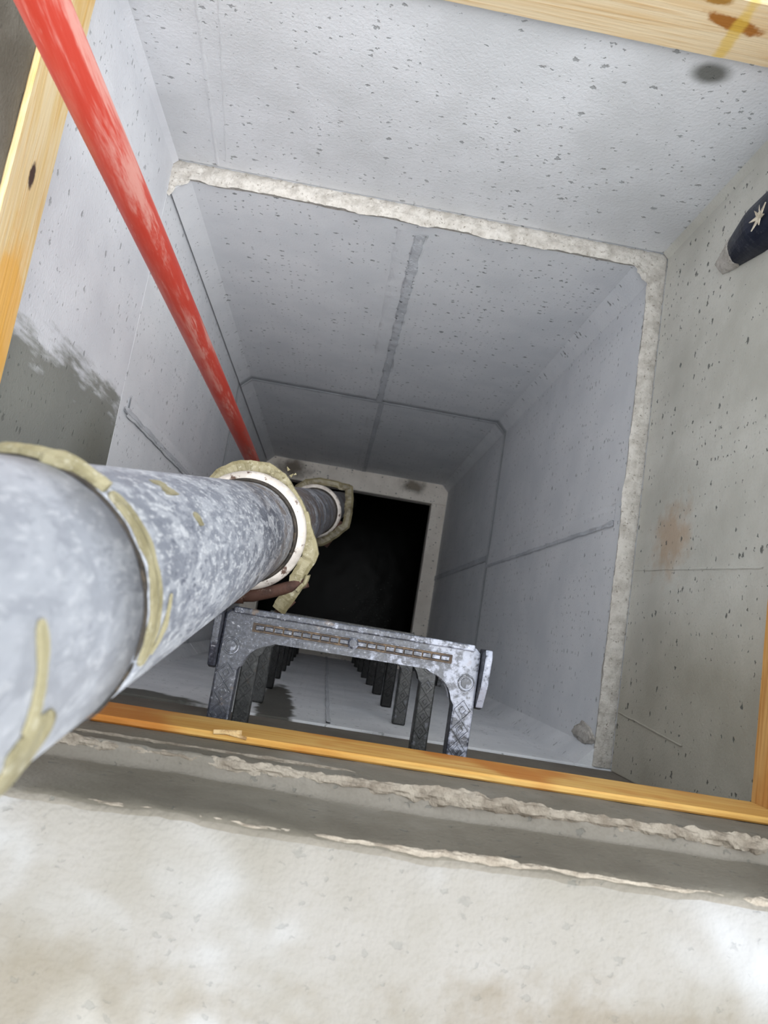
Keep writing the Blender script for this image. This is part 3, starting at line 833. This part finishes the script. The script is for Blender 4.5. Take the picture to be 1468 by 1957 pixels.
# rusty closing lever and its pin on the upper coupling
def rod(name, pts, r, mat, parent, n=12, flat=1.0):
    bm = bmesh.new(); rings = []
    P = [to_local(p) for p in pts]
    for i, p in enumerate(P):
        d = (P[min(i + 1, len(P) - 1)] - P[max(i - 1, 0)]).normalized()
        u = d.cross(Vector((0, 0, 1))).normalized(); v = u.cross(d)
        rings.append([bm.verts.new(p + u * r * math.cos(2 * math.pi * k / n) + v * r * flat * math.sin(2 * math.pi * k / n)) for k in range(n)])
    for a, b in zip(rings[:-1], rings[1:]):
        for k in range(n): bm.faces.new((a[k], a[(k + 1) % n], b[(k + 1) % n], b[k]))
    bm.faces.new(rings[0][::-1]); bm.faces.new(rings[-1])
    return link_bm(name, bm, mat, parent, smooth=True)
rod('coupling_lever', [(.400, .246, .452), (.425, .250, .452), (.455, .262, .448), (.485, .276, .444), (.512, .290, .440)], .0105, M['rust'], pipe, flat=.7)
rod('coupling_lever', [(.470, .226, .428), (.480, .240, .430), (.492, .256, .432)], .008, M['rust'], pipe, flat=.6)
rod('hook_pin', [(.352, .244, .475), (.366, .252, .482), (.376, .262, .490), (.384, .271, .498)], .006, M['flange'], pipe)
rod('hinge_pin', [(.374, .240, .452), (.392, .244, .450), (.410, .246, .450)], .012, M['rust'], pipe, flat=.8)

# lower coupling
cx2, cy2 = 0.444, 0.619
arc2 = [(cx2 + .12 * math.cos(math.radians(d)), cy2 + .12 * math.sin(math.radians(d))) for d in (255, 225, 195, 165, 135)]
ribbon('tape_strap', arc2 + [(0.392, 0.735), (0.444, 0.750), (0.511, 0.748), (0.560, 0.742)], -1.045, .026, .005, M['tape_dark'], pipe, 7.0)
ribbon('tape_strap', [(0.555, 0.744), (0.572, 0.738), (0.582, 0.690), (0.587, 0.635), (0.584, 0.580), (0.545, 0.535), (0.500, 0.497), (0.470, 0.490)], -1.045, .030, .005, M['tape_dark'], pipe, 9.0)
rod('coupling_lever', [(.505, .50, -1.06), (.53, .55, -1.06), (.55, .60, -1.06)], .012, M['rust'], pipe)

# strap nearest to the lens: narrow band with tan tape patches
def band(name, z, w, r, mat, a0, a1, seed, wob=.3, thick=.003, skew=0.0):
    n = max(30, int(abs(a1 - a0) / 2)); bm = bmesh.new(); rows = []
    for i in range(n + 1):
        a = math.radians(a0 + (a1 - a0) * i / n)
        f = fbm((a * 4, seed, 0), 4)
        ww = w * (1 + wob * f) * (min(1, .35 + min(i, n - i) * .4)); zc = h(z) + skew * (i / n - .5) + .15 * w * f
        rr = r + .0015 * f
        sec = [(PR + .0003, zc + ww / 2), (rr + thick * .6, zc + ww / 2), (rr + thick, zc + ww * .2), (rr + thick * .7, zc - ww * .1), (rr + thick, zc - ww * .3), (rr + thick * .4, zc - ww / 2), (PR + .0003, zc - ww / 2)]
        rows.append([bm.verts.new((q[0] * math.cos(a), q[0] * math.sin(a), q[1])) for q in sec])
    m = len(rows[0])
    for r0, r1 in zip(rows[:-1], rows[1:]):
        for k in range(m): bm.faces.new((r0[k], r0[(k + 1) % m], r1[(k + 1) % m], r1[k]))
    bm.faces.new(rows[0][::-1]); bm.faces.new(rows[-1])
    return link_bm(name, bm, mat, pipe)
band('band_seam', 1.3175, .007, PR, M['gasket'], -14, 345, 2.0, thick=.0012)
band('band_tape', 1.298, .022, PR, M['tape'], -19, 57, 4.0, thick=.0028, wob=.25)
band('band_tape', 1.305, .022, PR, M['tape'], 58, 200, 6.0, wob=.6, thick=.0075)
band('band_tape', 1.270, .006, PR, M['tape'], -18, 8, 8.0, thick=.0016, skew=-.012)
band('band_tape', 1.453, .009, PR, M['tape'], -14, 18, 11.0, thick=.0022, wob=.3)
band('band_tape', 1.441, .034, PR, M['tape'], -80, -10, 12.0, thick=.0028, wob=.25)
band('tape_residue', 1.155, .040, PR, M['tape'], 56, 70, 14.0, thick=.0005, wob=1.2)
band('tape_residue', 1.137, .016, PR, M['tape'], 35, 44, 15.0, thick=.0005, wob=1.2)

# ------------------------------------------------------------------ red pole
PD = 0.05
pole_h = 7.6
bm = bmesh.new()
n = 40; rows = []
for i in range(n + 1):
    z = pole_h * i / n
    r = PD / 2 * (1 + .012 * fbm((z * 2, 1, 1), 2))
    rows.append((r, z))
lathe(bm, [(PD / 2 * .5, 0)] + rows + [(PD / 2 * .85, pole_h + .006), (.0005, pole_h + .008)], 40)
pole = tag(link_bm('red_pole', bm, M['red'], smooth=True), 'long red painted pole with worn pale scratches, standing in the shaft', 'pole')
pole.location = (0.187, 0.765, SZ + .001)

# ------------------------------------------------------------------ cut conduit on the right wall
cr = empty('conduit_stub', (XR, 1.10, 0.32))
tag(cr, 'blue-black cut conduit stub with a mortar-smeared tip on the right wall', 'conduit')
def conduit_piece(name, z0, z1, mat, r_off, jag=0.0):
    bm = bmesh.new(); rows = []
    n = 26
    for i in range(n + 1):
        z = z0 + (z1 - z0) * i / n
        f = max(0.0, (z - 0.0) / 0.16); g_ = min(1.0, f)
        hw_ = .026 + .022 * g_ ** .8 + r_off; dp = .012 + .040 * g_ ** .9 + r_off
        yc_ = 0.002 - 0.010 * g_
        row = []
        for k in range(17):
            a = math.pi * k / 16
            j = jag * fbm((k * .6, i * .8, 3), 3) if i in (0, n) else 0
            row.append(bm.verts.new((-.0006 - dp * math.sin(a), yc_ + hw_ * math.cos(a), z + j - .020 * math.sin(a) * (1 - g_) * 0)))
        rows.append(row)
    for a, b in zip(rows[:-1], rows[1:]):
        for k in range(16): bm.faces.new((a[k], a[k + 1], b[k + 1], b[k]))
        bm.faces.new((a[16], a[0], b[0], b[16]))
    bm.faces.new(rows[0][::-1]); bm.faces.new(rows[-1])
    return link_bm(name, bm, mat, cr, smooth=False)
conduit_piece('conduit_body', 0.0, 0.333, M['conduit'], 0.0)
conduit_piece('mortar_smear', -0.002, 0.062, M['mortar'], 0.0016, jag=.03)
bm = bmesh.new()
for k, (dx, dy) in enumerate(((1, .2), (.5, .9), (-.3, 1), (-1, .3), (-.8, -.7), (.1, -1), (.9, -.6))):
    L_ = random.uniform(.014, .030)
    p = Vector((-.050, -.028, .215)); d = Vector((-.15, dx, dy)).normalized() * L_; s = Vector((0, -dy, dx)) * .0055
    a = [bm.verts.new(v) for v in (p - s, p + s, p + d)]; b = [bm.verts.new(v + Vector((.002, 0, 0))) for v in (p - s, p + s, p + d)]
    bm.faces.new(a); bm.faces.new(b[::-1])
    for j in range(3): bm.faces.new((a[j], a[(j + 1) % 3], b[(j + 1) % 3], b[j]))
link_bm('torn_flap', bm, M['torn'], cr)
